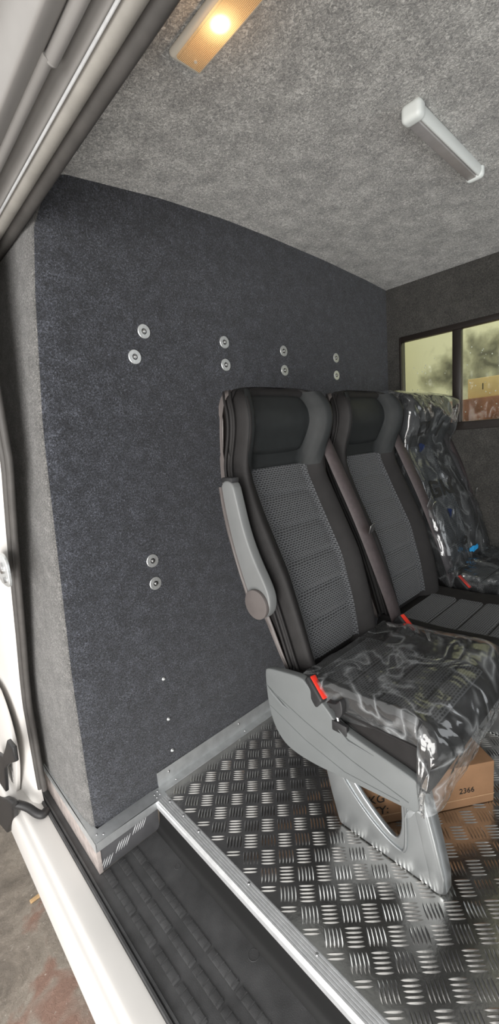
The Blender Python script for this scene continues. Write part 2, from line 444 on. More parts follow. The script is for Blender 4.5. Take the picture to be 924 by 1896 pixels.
# angle trim along the left face of the box
b = B(); b.solid([(-.1715, -.046), (-.146, 0.0), (-.158, .06), (-.166, .41), (-.181, .41), (-.1705, .0)], .001, .005, 'z')
b.solid([(-.1725, -.024), (-.1705, -.024), (-.1705, .005), (-.1725, .005)], -.046, .41)
t3 = b.make('trim_3', M['alu_dull'], kind='structure', smooth=25)
# checkered kick plates below the trims
kp = noisy('kick_plate', (.20, .20, .21), .4, .6, 9, .15)
b = B(); b.box(-.168, .03, -.0405, -.03, -.099, -.018); kpo = b.make('trim_4', kp, kind='structure'); b = B()
for k, (cx, cz) in enumerate(((-.150, -.078), (-.092, -.058), (-.035, -.040), (-.108, -.108), (-.124, -.03), (-.062, -.03), (.01, -.06))):
    for i in range(-2, 3):
        up = k < 3
        dx, dz = (.0075, .0125) if up else (-.011, .006)
        ox = i * .0085
        if -.166 < cx + ox < .026 and -.095 < cz < -.02:
            p = Vector((cx + ox, -.041, cz)); q = Vector((dx, 0, dz)) * 1.15
            if up: b.tube([p - q, p - q * .5, p, p + q * .5, p + q], [.0003, .0011, .0014, .0011, .0003], 6)
b.make('raised_pattern', M['alu'], kpo)
b = B(); b.box(-.1715, -.160, -.0425, .42, -.099, -.018); b.make('trim_5', noisy('kick_plate_side', (.62, .55, .52), .45, .4, 40, .25), kind='structure')  # pinkish reflection of the outside put into the side plate's colour
# aluminium skirt angle along the wall
b = B(); b.solid([(-.0005, .054), (-.003, .055), (-.0035, .006), (-.029, .003), (-.031, .0005), (-.0005, .0005)], .062, W - .004, 'x')
bs = b.make('baseboard_front', M['alu_dull'], kind='structure', smooth=25)
for x in (.105, .42, .76, 1.1, 1.44): screw(bs, (x, -.0035, .036), (0, -1, 0), .004); screw(bs, (x + .015, -.018, .005), (0, 0, 1), .0035)

# ------------------------------------------------------------------ step well and sill
b = B()
prof = [(-.208, -.098), (-.205, -.092), (-.200, -.092), (-.198, -.099), (-.195, -.094), (-.190, -.094), (-.187, -.102), (-.182, -.1015)]
prof += [(x, -.1) for x in (-.1, 0., .016)]
ris = [(.016, -.1), (.024, -.096), (.030, -.086), (.033, -.07), (.035, -.05), (.036, -.02), (.034, -.004)]
b.extrude(prof, -1.75, -.040)
b.extrude([(-.208, -.098), (-.205, -.092), (-.200, -.092), (-.198, -.099), (-.195, -.094), (-.190, -.094), (-.187, -.102), (-.160, -.100)], -.040, .62)
for r, x in enumerate((-.1535, -.1085, -.0635)):
    y0 = -.012 - (0, .0, .0)[r]
    for k in range(-1, 9):
        ya, yb = -.115 - k * .1035, -.115 - k * .1035 - .095
        if ya > -.045: ya = -.047
        if ya - yb < .02: continue
        b.box(x - .0095, x + .0095, yb, ya, -.104, -.0965, .0012, 2)
        n = 4
        for i in range(1, n + 1):
            yy = ya + (yb - ya) * (i - .3) / n
            b.box(x - .0095, x + .0095, yy - .0012, yy + .0012, -.0985, -.0955)
for x, y, r in ((.010, -.505, .0135), (.004, -.19, .009)): b.ring((x - .006, y, -.1005), (0, 0, 1), r - .0012, r, .0012, 28)
sw = b.make('step_well', M['step'], kind='structure', smooth=30)
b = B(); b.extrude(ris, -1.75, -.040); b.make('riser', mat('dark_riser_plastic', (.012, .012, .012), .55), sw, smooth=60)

door = empty('door_1', (-.25, -.6, -.15), kind='structure')
prof = chaikin([(-.205, -.125), (-.207, -.097), (-.212, -.096), (-.258, -.099), (-.266, -.104), (-.271, -.110), (-.286, -.114), (-.293, -.125), (-.292, -.20), (-.275, -.40), (-.24, -.55)], 2, False)
b = B(); b.extrude(prof, -1.75, .95); b.make('sill', M['paint'], door, smooth=40)
# pillar skin beside the seal, with a bowed edge
PIL = [(.10, 1.75), (.085, 1.4), (.085, 1.16), (.085, 1.093), (.110, 1.036), (.158, .914), (.205, .781), (.277, .556), (.330, .404), (.360, .29), (.366, .09), (.372, -.024), (.355, -.118)]
pz = [p[1] for p in PIL][::-1]; py = [p[0] for p in PIL][::-1]
rows = []
for z in np.linspace(-.115, 1.7, 34):
    y = float(np.interp(z, pz, py))
    fl = .03 * smoothstep(.12, -.11, z)
    x0 = -.212
    rows.append([(x0 + .012, y - .002, z), (x0 - .004, y + .004, z), (x0 - .010 - fl * .25, y + .03, z), (x0 - .014 - fl * .45, y + .10, z), (x0 - .02 - fl * .55, y + .22, z), (x0 - .024 - fl * .6, y + .5, z), (x0 - .024, y + 1.0, z)])
grid_mesh('pillar', rows, M['paint'], door, smooth=60)
# double rubber seal running up the pillar
def seal_pts(dy, x):
    return [(x, float(np.interp(z, pz, py)) + dy, z) for z in np.linspace(-.04, 1.66, 44)]
b = B(); b.tube(seal_pts(-.010, -.203), .0095, 10); b.tube(seal_pts(-.030, -.196), .009, 10); b.make('pillar_seal', M['rubber'], door, smooth=60)
# header: painted gutter, channel with rail, thin bright strip added for a highlight line, big lip seal, inner trim (all swept along the door opening)
Y0, Y1 = -1.75, .75
def strip(name, pr, m, n=2, y1=Y1, parent=door):
    b = B(); b.extrude(chaikin(pr, n, False), Y0, y1); return b.make(name, m, parent, smooth=50)
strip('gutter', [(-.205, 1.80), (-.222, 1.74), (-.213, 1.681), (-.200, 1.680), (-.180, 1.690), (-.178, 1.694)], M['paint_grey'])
strip('channel', [(-.180, 1.690), (-.176, 1.71), (-.15, 1.715), (-.142, 1.695), (-.137, 1.684), (-.131, 1.686)], M['channel'])
strip('highlight_strip', [(-.1345, 1.683), (-.1325, 1.6795), (-.1305, 1.6795), (-.129, 1.684)], M['alu'], 1)
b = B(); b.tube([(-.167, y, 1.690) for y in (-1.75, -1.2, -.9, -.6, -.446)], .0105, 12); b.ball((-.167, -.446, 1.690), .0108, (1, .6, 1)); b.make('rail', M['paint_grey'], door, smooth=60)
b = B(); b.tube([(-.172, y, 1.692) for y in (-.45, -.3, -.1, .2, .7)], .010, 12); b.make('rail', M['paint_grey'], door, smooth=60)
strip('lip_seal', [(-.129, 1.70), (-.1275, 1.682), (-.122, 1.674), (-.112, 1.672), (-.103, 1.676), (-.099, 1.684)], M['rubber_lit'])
strip('header_trim', [(-.101, 1.686), (-.094, 1.672), (-.080, 1.668), (-.071, 1.676), (-.069, 1.69), (-.066, 1.74), (-.035, 1.80), (.0, 1.83)], M['rubber'])
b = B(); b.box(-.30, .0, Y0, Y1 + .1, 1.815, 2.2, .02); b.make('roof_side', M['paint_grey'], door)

# ------------------------------------------------------------------ things on the wall
def washer(x, z, label, group):
    t = empty('washer', (x, -.001, z), label, 'washer', group)
    b = B(); b.ring((x, -.0005, z), (0, -1, 0), .0085, .0205, .0022); b.make('ring', M['steel'], t, smooth=30)
    b = B(); b.cyl((x, -.0012, z), (0, -1, 0), .0086, .001, 20); b.make('hole', M['black'], t)
    b = B(); b.cyl((x, -.005, z), (0, -1, 0), .0042, .009, 14, bev=.0008); b.cyl((x, -.0025, z), (0, -1, 0), .0066, .0025, 6); b.make('bolt', M['bolt'], t)
names = ['of the large high pair nearest the door edge of the carpet wall', 'of the high pair left of the first headrest', 'of the high pair above the first headrest', 'of the high pair nearest the window corner']
for (xu, zu), (xl, zl), nm in zip(((.204, 1.444), (.514, 1.442), (.817, 1.437), (1.165, 1.435)), ((.164, 1.369), (.512, 1.367), (.816, 1.364), (1.163, 1.36)), names):
    washer(xu, zu, 'upper steel washer ' + nm, 'steel washers in the upper wall')
    washer(xl, zl, 'lower steel washer ' + nm, 'steel washers in the upper wall')
washer(.141, .757, 'upper steel washer of the low pair left of the armrest pivot', 'steel washers low on the wall')
washer(.142, .683, 'lower steel washer of the low pair left of the armrest pivot', 'steel washers low on the wall')
for z, nm in ((.36, 'topmost of the three small round screws low on the carpet wall'), (.215, 'middle of the three small round screws low on the carpet wall'), (.099, 'lowest small round wall screw, just above the aluminium skirting')):
    b = B(); b.cyl((.129, -.002, z), (0, -1, 0), .0062, .004, 16, .004); b.ring((.129, -.003, z), (0, -1, 0), .0015, .0035, .0018, 12)
    b.make('wall_screw', M['steel'], loc=(.129, 0, z), label=nm, cat='screw', group='small screws in the wall')

# ------------------------------------------------------------------ lamps on the ceiling
lx, ly0, ly1 = .0875, -.457, -.640; lz = 1.806
lamp = empty('courtesy_lamp', (lx, (ly0 + ly1) / 2, lz), 'lit orange-glowing interior lamp on the ceiling beside the door header', 'lamp')
b = B(); b.box(lx - .036, lx + .036, ly1 - .012, ly0 + .012, lz - .012, lz + .004, .009, 4); b.make('bezel', M['orange_bezel'], lamp)
bc = (lx - .004, -.556, lz - .017)
b = B(); b.box(lx - .0265, lx + .0265, ly1, ly0, lz - .017, lz - .006, .004, 3); b.make('lens', lens_mat(*bc), lamp)
for y in (ly0 - .018, ly1 + .018):
    b = B(); b.cyl((lx + .004, y, lz - .0175), (0, 0, -1), .003, .002, 12); b.make('screw', M['orange_bezel'], lamp)

ledx0, ledx1, ledy = .592, 1.005, -.640; ledz = 1.838
led = empty('tube_light', (.79, ledy, ledz), 'unlit white tube light fixed across the carpeted ceiling', 'light fitting')
b = B(); b.solid([(ledy - .006, ledz + .004), (ledy + .024, ledz + .004), (ledy + .024, ledz - .020), (ledy + .020, ledz - .030), (ledy - .004, ledz - .030), (ledy - .006, ledz - .026)], ledx0 + .02, ledx1 - .02, 'x', .0015); b.make('housing', M['led_body'], led)
pr = chaikin([(ledy - .004, ledz + .004), (ledy - .018, ledz + .002), (ledy - .020, ledz - .018), (ledy - .014, ledz - .030), (ledy - .0065, ledz - .029), (ledy - .006, ledz - .010)], 2)
b = B(); b.solid(pr, ledx0 + .02, ledx1 - .02, 'x'); b.make('diffuser', M['led_white'], led, smooth=50)
for x, w in ((ledx0 + .012, .034), (ledx1 - .012, .026)):
    b = B(); b.box(x - w / 2, x + w / 2, ledy - .023, ledy + .027, ledz - .034, ledz + .006, .012, 5); b.make('end_cap', M['led_white'], led, smooth=60)

# ------------------------------------------------------------------ seats
FZ = [.44, .505, .60, .734, .898, 1.0, 1.05, 1.10, 1.16, 1.21, 1.235, 1.25]
FD = [.497, .488, .468, .430, .352, .308, .312, .338, .352, .338, .322, .300]
RD = [.405, .385, .345, .275, .230, .224, .228, .232, .242, .255, .262, .275]
HW = [.165, .180, .190, .198, .200, .194, .196, .202, .205, .200, .190, .165]
def fz(z, t): return float(np.interp(z, FZ, t))
def sm(z, t):  # smoothed table
    return sum(fz(z + d, t) * w for d, w in ((-.024, .2), (-.012, .2), (0, .2), (.012, .2), (.024, .2)))
def front(s, z):
    """depth of the backrest's front surface"""
    a = abs(s); F = sm(z, FD)
    rec = .052 if z < 1.0 else .052 + .012 * smoothstep(1.0, 1.12, z)
    inner = rec * (1 - smoothstep(.50, .86, a))
    edge = .055 * smoothstep(.86, 1.0, a) ** 1.6
    return F - inner - edge
def seat_parts(xc, empties):
    t = empties
    # main backrest body
    rows = []
    zs = list(np.linspace(.44, 1.23, 56)) + [1.238, 1.244, 1.248, 1.25]
    S = [math.sin(a) for a in np.linspace(-math.pi / 2, math.pi / 2, 71)]
    for z in zs:
        hw = sm(z, HW) * (1 if z <= 1.23 else math.sqrt(max(.02, 1 - ((z - 1.23) / .0205) ** 2)) ** .5)
        k = smoothstep(1.22, 1.25, z)
        rr = sm(z, RD) + .012; row = []
        mid = (fz(z, FD) - .05 + rr) / 2
        for s_ in S:
            d = front(s_, z); d = d + (mid - d) * k * .8; row.append((xc + hw * s_, -d, z))
        for s_ in S[::-1][1:-1:2]:
            d = rr + .03 * abs(s_) ** 4; d = d + (mid - d) * k * .8; row.append((xc + hw * s_ * .985, -d, z))
        rows.append(row)
    bk = grid_mesh('backrest', rows, M['bolster'], t, closed=True, caps=True, smooth=70)
    # leather head section
    def patch(name, m, smax, z0, z1, off, nz=30, nx=25, puff=None, shape=None, parent=t, edge_off=.001):
        rows, uv = [], []
        for i in range(nz):
            r, u = [], []
            for j in range(nx):
                a, c = -1 + 2 * j / (nx - 1), i / (nz - 1)
                if shape: a2, c2 = shape(a, -1 + 2 * c); s_ = a2 * smax; z = z0 + (z1 - z0) * (c2 + 1) / 2
                else: s_ = a * smax; z = z0 + (z1 - z0) * c
                hw = sm(z, HW); e = max(abs(a), abs(2 * c - 1))
                o = off - (off - edge_off) * smoothstep(.86, 1., e) + (puff(s_, z) * (1 - smoothstep(.42, .62, abs(s_))) if puff else 0)
                dz = 0
                r.append((xc + hw * s_, -(front(s_, z) + o), z)); u.append((hw * s_, z * 1.12))
            rows.append(r); uv.append(u)
        return grid_mesh(name, rows, m, parent, uv=uv, smooth=70)
    def hs(a, c):  # lower edge of the head section sags a little
        return a * (1 - .12 * max(0, -c) ** 3), c - .06 * (1 - a * a) * max(0, -c)
    patch('head_section', M['leather'], .90, 1.012, 1.238, .004, shape=hs)
    def rr_(a, c):
        k = .07; q = 1 - k * (c * c) ** 1.5 * (a * a) ** 1.5
        return a * q * (1 - .06 * max(0, -c)), c * (1 - k * (a * a) ** 1.5 * (c * c) ** 1.5)
    patch('head_pad', M['leather'], .60, 1.056, 1.236, .016, shape=rr_, edge_off=.003)
    seams = (.500, .58, .665, .752, .842, .935, 1.02)
    def puff(s_, z):
        d = min(abs(z - q) for q in seams[1:-1]); return -.010 * math.exp(-(d / .010) ** 2) + .008
    patch('woven_insert', M['fabric'], .63, .48, 1.018, .004, 110, 41, puff, edge_off=.0015)
    # welted seams along both edges
    for sg in (-1, 1):
        b = B(); zz = np.linspace(.46, 1.235, 50)
        b.tube([(xc + sg * (sm(z, HW) + .0015), -(front(1, z) + .018), z) for z in zz], .0040, 8)
        b.make('piping', M['bolster'], bk, smooth=70); b = B()
        b.tube([(xc + sg * (sm(z, HW) + .0020), -(front(1, z) - .006), z) for z in zz], .0045, 8)
        b.make('piping', M['bolster'], bk, smooth=70)
    # hard rear shell
    rows = []
    for z in np.linspace(.46, 1.238, 40):
        hw = sm(z, HW) + .002; r0 = sm(z, RD); f0 = front(1, z); dd = r0 + (f0 - r0) * (.48 if z > .7 else .55)
        if z > 1.15: dd = r0 + (f0 - r0) * (.48 - .4 * smoothstep(1.15, 1.238, z))
        L = [(-hw, dd), (-hw - .001, (dd + r0) / 2), (-hw, r0 + .018), (-hw + .012, r0 + .004), (-hw * .5, r0 - .004), (0, r0 - .006)]
        L += [(-a, c) for a, c in L[:-1][::-1]]
        rows.append([(xc + a, -c, z) for a, c in L])
    sh = grid_mesh('back_shell', rows, M['shell'], t, smooth=60)
    md = sh.modifiers.new('thick', 'SOLIDIFY'); md.thickness = .004; md.offset = 1
    # seat cushion: rings along y
    def ctop(y, s_):
        a = abs(s_); z = .468 + .022 * smoothstep(.55, .85, a) - .03 * smoothstep(.9, 1, a) ** 2
        z += .012 * smoothstep(-.60, -.80, y) - .006
        return z
    rows = []
    ys = [-.425, -.43, -.44] + list(np.linspace(-.46, -.785, 22)) + [-.80, -.813, -.823, -.830, -.833]
    for y in ys:
        q = 1.
        if y < -.785: q = math.sqrt(max(0.0, 1 - ((y + .785) / -.0485) ** 2))
        if y > -.44: q = .8
        hw = .198 + .006 * smoothstep(-.5, -.75, y); hw *= (.93 + .07 * q)
        row = []; zb = .365 - .03 * smoothstep(-.6, -.75, y) + .02 * smoothstep(-.8, -.833, y)
        for s_ in S:
            zt = ctop(y, s_); zt = .40 + (zt - .40) * q; row.append((xc + hw * s_, y, zt))
        for s_ in S[::-1][1:-1:2]: row.append((xc + hw * s_ * .96, y, zb + (.40 - zb) * (1 - q)))
        rows.append(row)
    cu = grid_mesh('seat_cushion', rows, M['bolster'], t, closed=True, caps=True, smooth=70)
    rows, uv = [], []
    for y in np.linspace(-.475, -.806, 60):
        r, u = [], []
        for s_ in np.linspace(-.66, .66, 31):
            q = math.sqrt(max(0.0, 1 - ((y + .785) / -.0485) ** 2)) if y < -.785 else 1
            z = .40 + (ctop(y, s_) - .40) * q + .004 - .005 * math.exp(-(min(abs(y + k) for k in (.57, .66, .75)) / .006) ** 2) - .004 * smoothstep(.6, .66, abs(s_))
            r.append((xc + .2 * s_, y, z)); u.append((.2 * s_, y))
        rows.append(r); uv.append(u)
    grid_mesh('cushion_insert', rows, M['fabric'], t, uv=uv, smooth=70)
    for sg in (-1, 1):
        b = B(); b.tube([(xc + sg * .2035, y, .450) for y in np.linspace(-.47, -.80, 20)], .004, 8); b.make('piping', M['bolster'], cu, smooth=70)
    # under frame
    b = B(); b.box(xc - .17, xc + .17, -.80, -.46, .33, .372, .006); b.make('seat_frame', M['black'], t)
    # lap and shoulder belt on the inner side
    pts = [(.200, -.262, 1.15, .018), (.205, -.33, 1.0, .022), (.222, -.40, .83, .023), (.245, -.452, .66, .023), (.268, -.486, .53, .023), (.282, -.497, .455, .022)]
    rows = [[(xc + x - w, y + .003, z - .01), (xc + x, y, z), (xc + x + w, y - .004, z + .012)] for x, y, z, w in chaikin(pts, 2, False)]
    be = grid_mesh('seat_belt', rows, M['belt'], t, smooth=70)
    md = be.modifiers.new('thick', 'SOLIDIFY'); md.thickness = .0016
    tg = B(); tg.box(-.013, .013, -.002, .002, -.016, .016, .0015); tg.bm.transform(Matrix.Translation((xc + .238, -.436, .79)) @ Matrix.Rotation(-.25, 4, 'Y') @ Matrix.Rotation(.35, 4, 'X')); tg.make('tongue', M['bolt'], be)
    # belt buckle on the outer side
    MB = Matrix.Translation((xc - .205, -.535, .478)) @ Matrix.Rotation(math.radians(-14), 4, 'Z') @ Matrix.Rotation(math.radians(38), 4, 'X')
    b = B(); b.box(-.016, .016, -.034, .034, -.022, .018, .006, 3, M=MB); bu = b.make('buckle', M['black'], t)
    b = B(); b.box(-.008, .008, -.031, .030, .014, .0205, .003, 2, M=MB); b.make('release_button', M['red'], bu, label='red release button')
    return bk

seatA = empty('passenger_seat', (.46, -.63, 0), 'nearest black and grey passenger seat, armrest raised and cushion wrapped in clear film', 'seat', 'row of three passenger seats')
seat_parts(.46, seatA)
def copy_kids(src, dst):
    for ch in [o for o in COL.objects if o.parent == src]:
        c = ch.copy(); COL.objects.link(c); c.parent = dst; copy_kids(ch, c)
seatB = empty('passenger_seat', (.92, -.63, 0), 'middle black and grey passenger seat, unwrapped, between the other two seats', 'seat', 'row of three passenger seats')
copy_kids(seatA, seatB)
seatC = empty('passenger_seat', (1.385, -.63, 0), 'passenger seat under the window with its backrest shrouded in printed plastic', 'seat', 'row of three passenger seats')
copy_kids(seatA, seatC)

# parts only the near seat shows
out = chaikin([(-.369, .40), (-.368, .475), (-.378, .487), (-.44, .497), (-.50, .505), (-.515, .492), (-.575, .452), (-.60, .424), (-.645, .412), (-.72, .400), (-.795, .388), (-.806, .375), (-.806, .33), (-.797, .309), (-.78, .306), (-.62, .285), (-.52, .270), (-.44, .272), (-.40, .300), (-.378, .345)], 2)
b = B(); b.solid(out, .240, .262, 'x', .004); sp = b.make('side_panel', M['greyp'], seatA, smooth=40)
b = B()
b.tube([(.2400, -.385, .425), (.2400, -.50, .385), (.2400, -.64, .348), (.2400, -.78, .325)], .0016, 6)
b.tube([(.2400, -.378, .375), (.2400, -.50, .330), (.2400, -.62, .305), (.2400, -.76, .315)], .0014, 6)
b.tube([(.2395, -.372, .435), (.2385, -.395, .418), (.2385, -.43, .398), (.2400, -.45, .392)], [.001, .005, .004, .001], 8)
b.tube([(.2405, -.60, .418), (.2385, -.635, .395), (.2400, -.70, .392)], [.001, .004, .001], 8)
b.make('moulded_ridge', M['greyp'], sp, smooth=60)
b = B(); b.tube([(.2475, -.607, .412), (.2455, -.600, .458)], .0042, 8); lev = b.make('recline_lever', M['bolt'], seatA)
b = B(); b.solid(chaikin([(-.575, .475), (-.60, .478), (-.613, .485), (-.622, .50), (-.628, .47), (-.618, .448), (-.607, .446), (-.603, .462)], 1), .233, .249, 'x', .002); b.make('lever_grip', M['black'], lev)
b = B(); b.box(.2385, .2500, -.632, -.590, .404, .430, .002); b.make('lever_slot', M['black'], sp)
# armrest folded upright
arm = chaikin([(-.274, 1.001), (-.322, 1.003), (-.334, .95), (-.352, .87), (-.380, .80), (-.418, .735), (-.430, .70), (-.425, .665), (-.40, .638), (-.37, .638), (-.348, .655), (-.338, .69), (-.318, .76), (-.292, .86), (-.276, .94)], 2)
b = B(); b.solid(arm, .219, .250, 'x', .006); ar = b.make('armrest', M['armgrey'], seatA, smooth=50)
b = B(); b.cyl((.2155, -.385, .680), (-1, 0, 0), .040, .012, 40, bev=.002); b.make('pivot_cap', M['shell'], ar, label='dark round pivot cap')
b = B(); b.box(.222, .248, -.320, -.276, .996, 1.010, .003); b.make('end_cap', M['black'], ar)
b = B(); b.tube([(.2195, y, z) for y, z in chaikin([(-.275, .985), (-.283, .92), (-.30, .84), (-.325, .76), (-.348, .70)], 2, False)], .006, 6); b.make('underside_edge', M['shell'], ar, smooth=60)
# pressed leg
outer = [(-.440, .29), (-.462, .20), (-.485, .10), (-.508, .018), (-.514, .004), (-.60, .003), (-.70, .003), (-.792, .003), (-.806, .012), (-.806, .05), (-.785, .14), (-.765, .22), (-.752, .31), (-.60, .30)]
hole = chaikin([(-.505, .262), (-.60, .262), (-.690, .262), (-.700, .20), (-.702, .13), (-.694, .088), (-.680, .078), (-.650, .095), (-.605, .130), (-.562, .175), (-.525, .23)], 1)
b = B(); b.plate(outer, hole, .352, .366, .004)
b.tube([(.351, y, z) for y, z in chaikin([(-.482, .262), (-.505, .205), (-.545, .150), (-.60, .098), (-.66, .062), (-.70, .052), (-.712, .062), (-.716, .12), (-.714, .20), (-.712, .25)], 2, False)], .0045, 8)
fl = []
for z, yf, wd_ in ((.003, -.800, .034), (.008, -.809, .044), (.05, -.808, .05), (.14, -.788, .05), (.22, -.768, .048), (.30, -.754, .046)):
    fl.append([(.351 + .0235 + .0235 * math.copysign(abs(math.cos(a)) ** .45, math.cos(a)), yf + wd_ / 2 - wd_ / 2 * math.copysign(abs(math.sin(a)) ** .6, math.sin(a)), z) for a in np.linspace(0, 2 * math.pi, 25)[:-1]])
lg = b.make('leg', M['legm'], seatA, smooth=45)
grid_mesh('front_flange', fl, M['legm'], lg, closed=True, caps=True, smooth=60)
for y in (-.53, -.77): screw(lg, (.380, y, .004), (0, 0, 1), .006)
lg2 = lg.copy(); COL.objects.link(lg2); lg2.parent = seatC; copy_kids(lg, lg2)
lg3 = lg.copy(); COL.objects.link(lg3); lg3.parent = seatB; lg3.location.x = .20; copy_kids(lg, lg3)

# ------------------------------------------------------------------ polythene covers
def rid(p, s, seed=0.):
    q = Vector(p) * s + Vector((seed, seed * 1.7, -seed))
    return (1 - 2 * abs(noise.noise(q))) * .6 + (1 - 2 * abs(noise.noise(q * 2.3))) * .3 + (1 - 2 * abs(noise.noise(q * 4.9))) * .18
def cushion_film():
    rows = []; xc = .46
    # path from the back edge over the top, round the front and under
    path = []
    for t in np.linspace(0, 1, 46): path.append((-.49 - .290 * t, .490 + .012 * smoothstep(.1, .3, t) + .010 * smoothstep(.5, 1, t), (0, .25, 1)))
    for a in np.linspace(0, 1, 18)[1:]: path.append((-.78 - .068 * math.sin(a * 1.571), .450 + .062 * math.cos(a * 1.571), (0, -math.sin(a * 1.571), math.cos(a * 1.571))))
    for t in np.linspace(0, 1, 22)[1:]: path.append((-.848 + .045 * t, .450 - .140 * t, (0, -1, 0)))
    for i, (y, z, n) in enumerate(path):
        row = []; v = i / (len(path) - 1)
        for j in range(72):
            u = -1 + 2 * j / 71; a = abs(u)
            hw = .212
            if a < .80: x = xc + hw * u / .80; dz = 0.; side = 0
            else:
                k = (a - .80) / .20; x = xc + math.copysign(hw + .006 * math.sin(k * 3.14), u); dz = -(.03 + .135 * k) * smoothstep(0, .3, k) - .01; side = k
            zz = z + dz * (1 - .75 * smoothstep(.62, 1, v))
            yy = y
            if v > .55 and a > .62: yy += .05 * smoothstep(.62, 1., a) * smoothstep(.55, .8, v)
            d = .004 * rid((x, yy, zz), 6, 1.3) + .010 * (rid((u * .35 + v * .1, v * 1.4, 0), 5, 4.) if side else rid((u * .5, v * .3, 0), 3, 8.)) * (.4 + v)
            an = math.atan2(yy + .80, x - .24 + .001); rd = math.hypot(yy + .80, x - .24)
            d += .0065 * (1 - 3 * abs(noise.noise(Vector((an * 3.2, 2.7, rd * 1.5))))) * smoothstep(.02, .08, rd) * (1 - smoothstep(.25, .42, rd))
            nn = Vector(n) if not side else Vector((math.copysign(1, u), n[1] * .4, .3)).normalized()
            p = Vector((x, yy, zz)) + nn * (d + .004)
            if i == len(path) - 1: p.z += .02 * noise.noise(Vector((u * 4, 1, 2)))
            if u < -.55: p.z -= .0
            # hanging front corner of the bag
            p.z -= .018 * smoothstep(.80, 1, v) * smoothstep(.5, -.6, u)
            if x < .262 and yy > -.80: p.x = max(p.x, .262 if zz < .44 else .250)
            row.append(p)
        rows.append(row)
    o = grid_mesh('plastic_cover', rows, M['film'], smooth=180, loc=(.46, -.7, .4))
    return props(o, 'crumpled clear plastic film wrapped over the nearest seat cushion', 'plastic cover', 'plastic seat wraps')
cushion_film()
def back_film():
    xc = 1.385; rows = []
    zs = list(np.linspace(1.262, 1.24, 4)) + list(np.linspace(1.23, .52, 64)); path = []
    for z in zs: path.append(('b', z))
    for t in np.linspace(0, 1, 40)[1:]: path.append(('c', t))
    for i, (kd, q) in enumerate(path):
        row = []
        for j in range(60):
            u = -1 + 2 * j / 59; a = abs(u)
            if kd == 'b':
                z = q; zc = min(max(z, .46), 1.235)
                hw = sm(zc, HW) + .012 + .012 * smoothstep(.9, .55, z); F = sm(zc, FD) + .006 - .015 * smoothstep(1.22, 1.262, z)
                x = xc + hw * math.copysign(min(1, a / .85), u); d = F - (.08 * smoothstep(.85, 1, a)) - .012 * (1 - smoothstep(0, .8, a))
                if z > 1.235: d -= (z - 1.235) * 3.
                p = Vector((x, -d, z)); n = Vector((0, -1, 0)) if a < .85 else Vector((math.copysign(1, u), -.3, 0))
            else:
                y = -.475 - .40 * q; x = xc + .215 * math.copysign(min(1, a / .85), u)
                z = .515 - .012 * smoothstep(0, .3, q) - .07 * smoothstep(.85, 1, a)
                p = Vector((x, y, z)); n = Vector((0, .1, 1))
            w = .009 * rid((u * .3, p.z * .55 + p.y * .4, i * .002), 9, 2.) + .008 * rid(p, 8, 5.)
            w += .012 * noise.noise(Vector((u * 3, i * .06, 3)))
            an = math.atan2(p.x - xc + .26, 1.30 - p.z); w += .009 * (1 - 3 * abs(noise.noise(Vector((an * 4.5, 1.2, p.z * 1.3)))))
            p += n * (w + .006)
            p.x = min(p.x, W - .006)
            row.append(p)
        rows.append(row)
    o = grid_mesh('plastic_cover', rows, M['film_blue'], smooth=180, loc=(xc, -.5, .5))
    return props(o, 'printed bluish plastic bag shrouding the seat beside the window', 'plastic cover', 'plastic seat wraps')
bag = back_film()
from mathutils.bvhtree import BVHTree
bag_bvh = BVHTree.FromPolygons([v.co + bag.location for v in bag.data.vertices], [tuple(p.vertices) for p in bag.data.polygons])

def text(name, body, size, m, parent, Mx, ext=.0004, label=None, sx=1., bold=0., onto=None):
    c = bpy.data.curves.new(name, 'FONT'); c.body = body; c.size = size; c.extrude = ext; c.offset = bold; c.align_x = 'CENTER'; c.align_y = 'CENTER'
    o = bpy.data.objects.new(name, c); COL.objects.link(o); dg = bpy.context.evaluated_depsgraph_get()
    me = bpy.data.meshes.new_from_object(o.evaluated_get(dg)); bpy.data.objects.remove(o)
    me.transform(Mx @ Matrix.Diagonal((sx, 1, 1, 1))); me.name = name; me.materials.clear()
    if onto:
        bm = bmesh.new(); bm.from_mesh(me); bmesh.ops.triangulate(bm, faces=bm.faces[:])
        for _ in range(3): bmesh.ops.subdivide_edges(bm, edges=[e for e in bm.edges if e.calc_length() > .012], cuts=1); bmesh.ops.triangulate(bm, faces=bm.faces[:])
        bm.to_mesh(me); bm.free()
        for v in me.vertices:
            h = onto.ray_cast(Vector((v.co.x, v.co.y - .6, v.co.z)), Vector((0, 1, 0)))[0]
            if h and h.y < -.30: v.co.y = h.y - .003
    return props(link(name, me, m, parent, smooth=None), label)
def face_m(pos, right, up):
    r = Vector(right).normalized(); u = Vector(up).normalized(); n = r.cross(u)
    m = Matrix.Identity(4)
    for i in range(3): m[i][0], m[i][1], m[i][2], m[i][3] = r[i], u[i], n[i], pos[i]
    return m
for body, x, y, z, sz, m, bd, sx in (('GR/', 1.315, -.425, .838, .10, 'ink', .003, 1.45), ('CO', 1.265, -.385, 1.09, .085, 'ink', .002, 1.), ('/', 1.43, -.385, 1.085, .10, 'ink', .001, 1.6), ('A2', 1.38, -.505, .60, .05, 'ink', .003, 1.3)):
    text('print', body, sz, M[m], bag, face_m((x, y, z), (1, 0, 0), (0, .45, 1)), .0003, bold=bd, sx=sx, onto=bag_bvh)

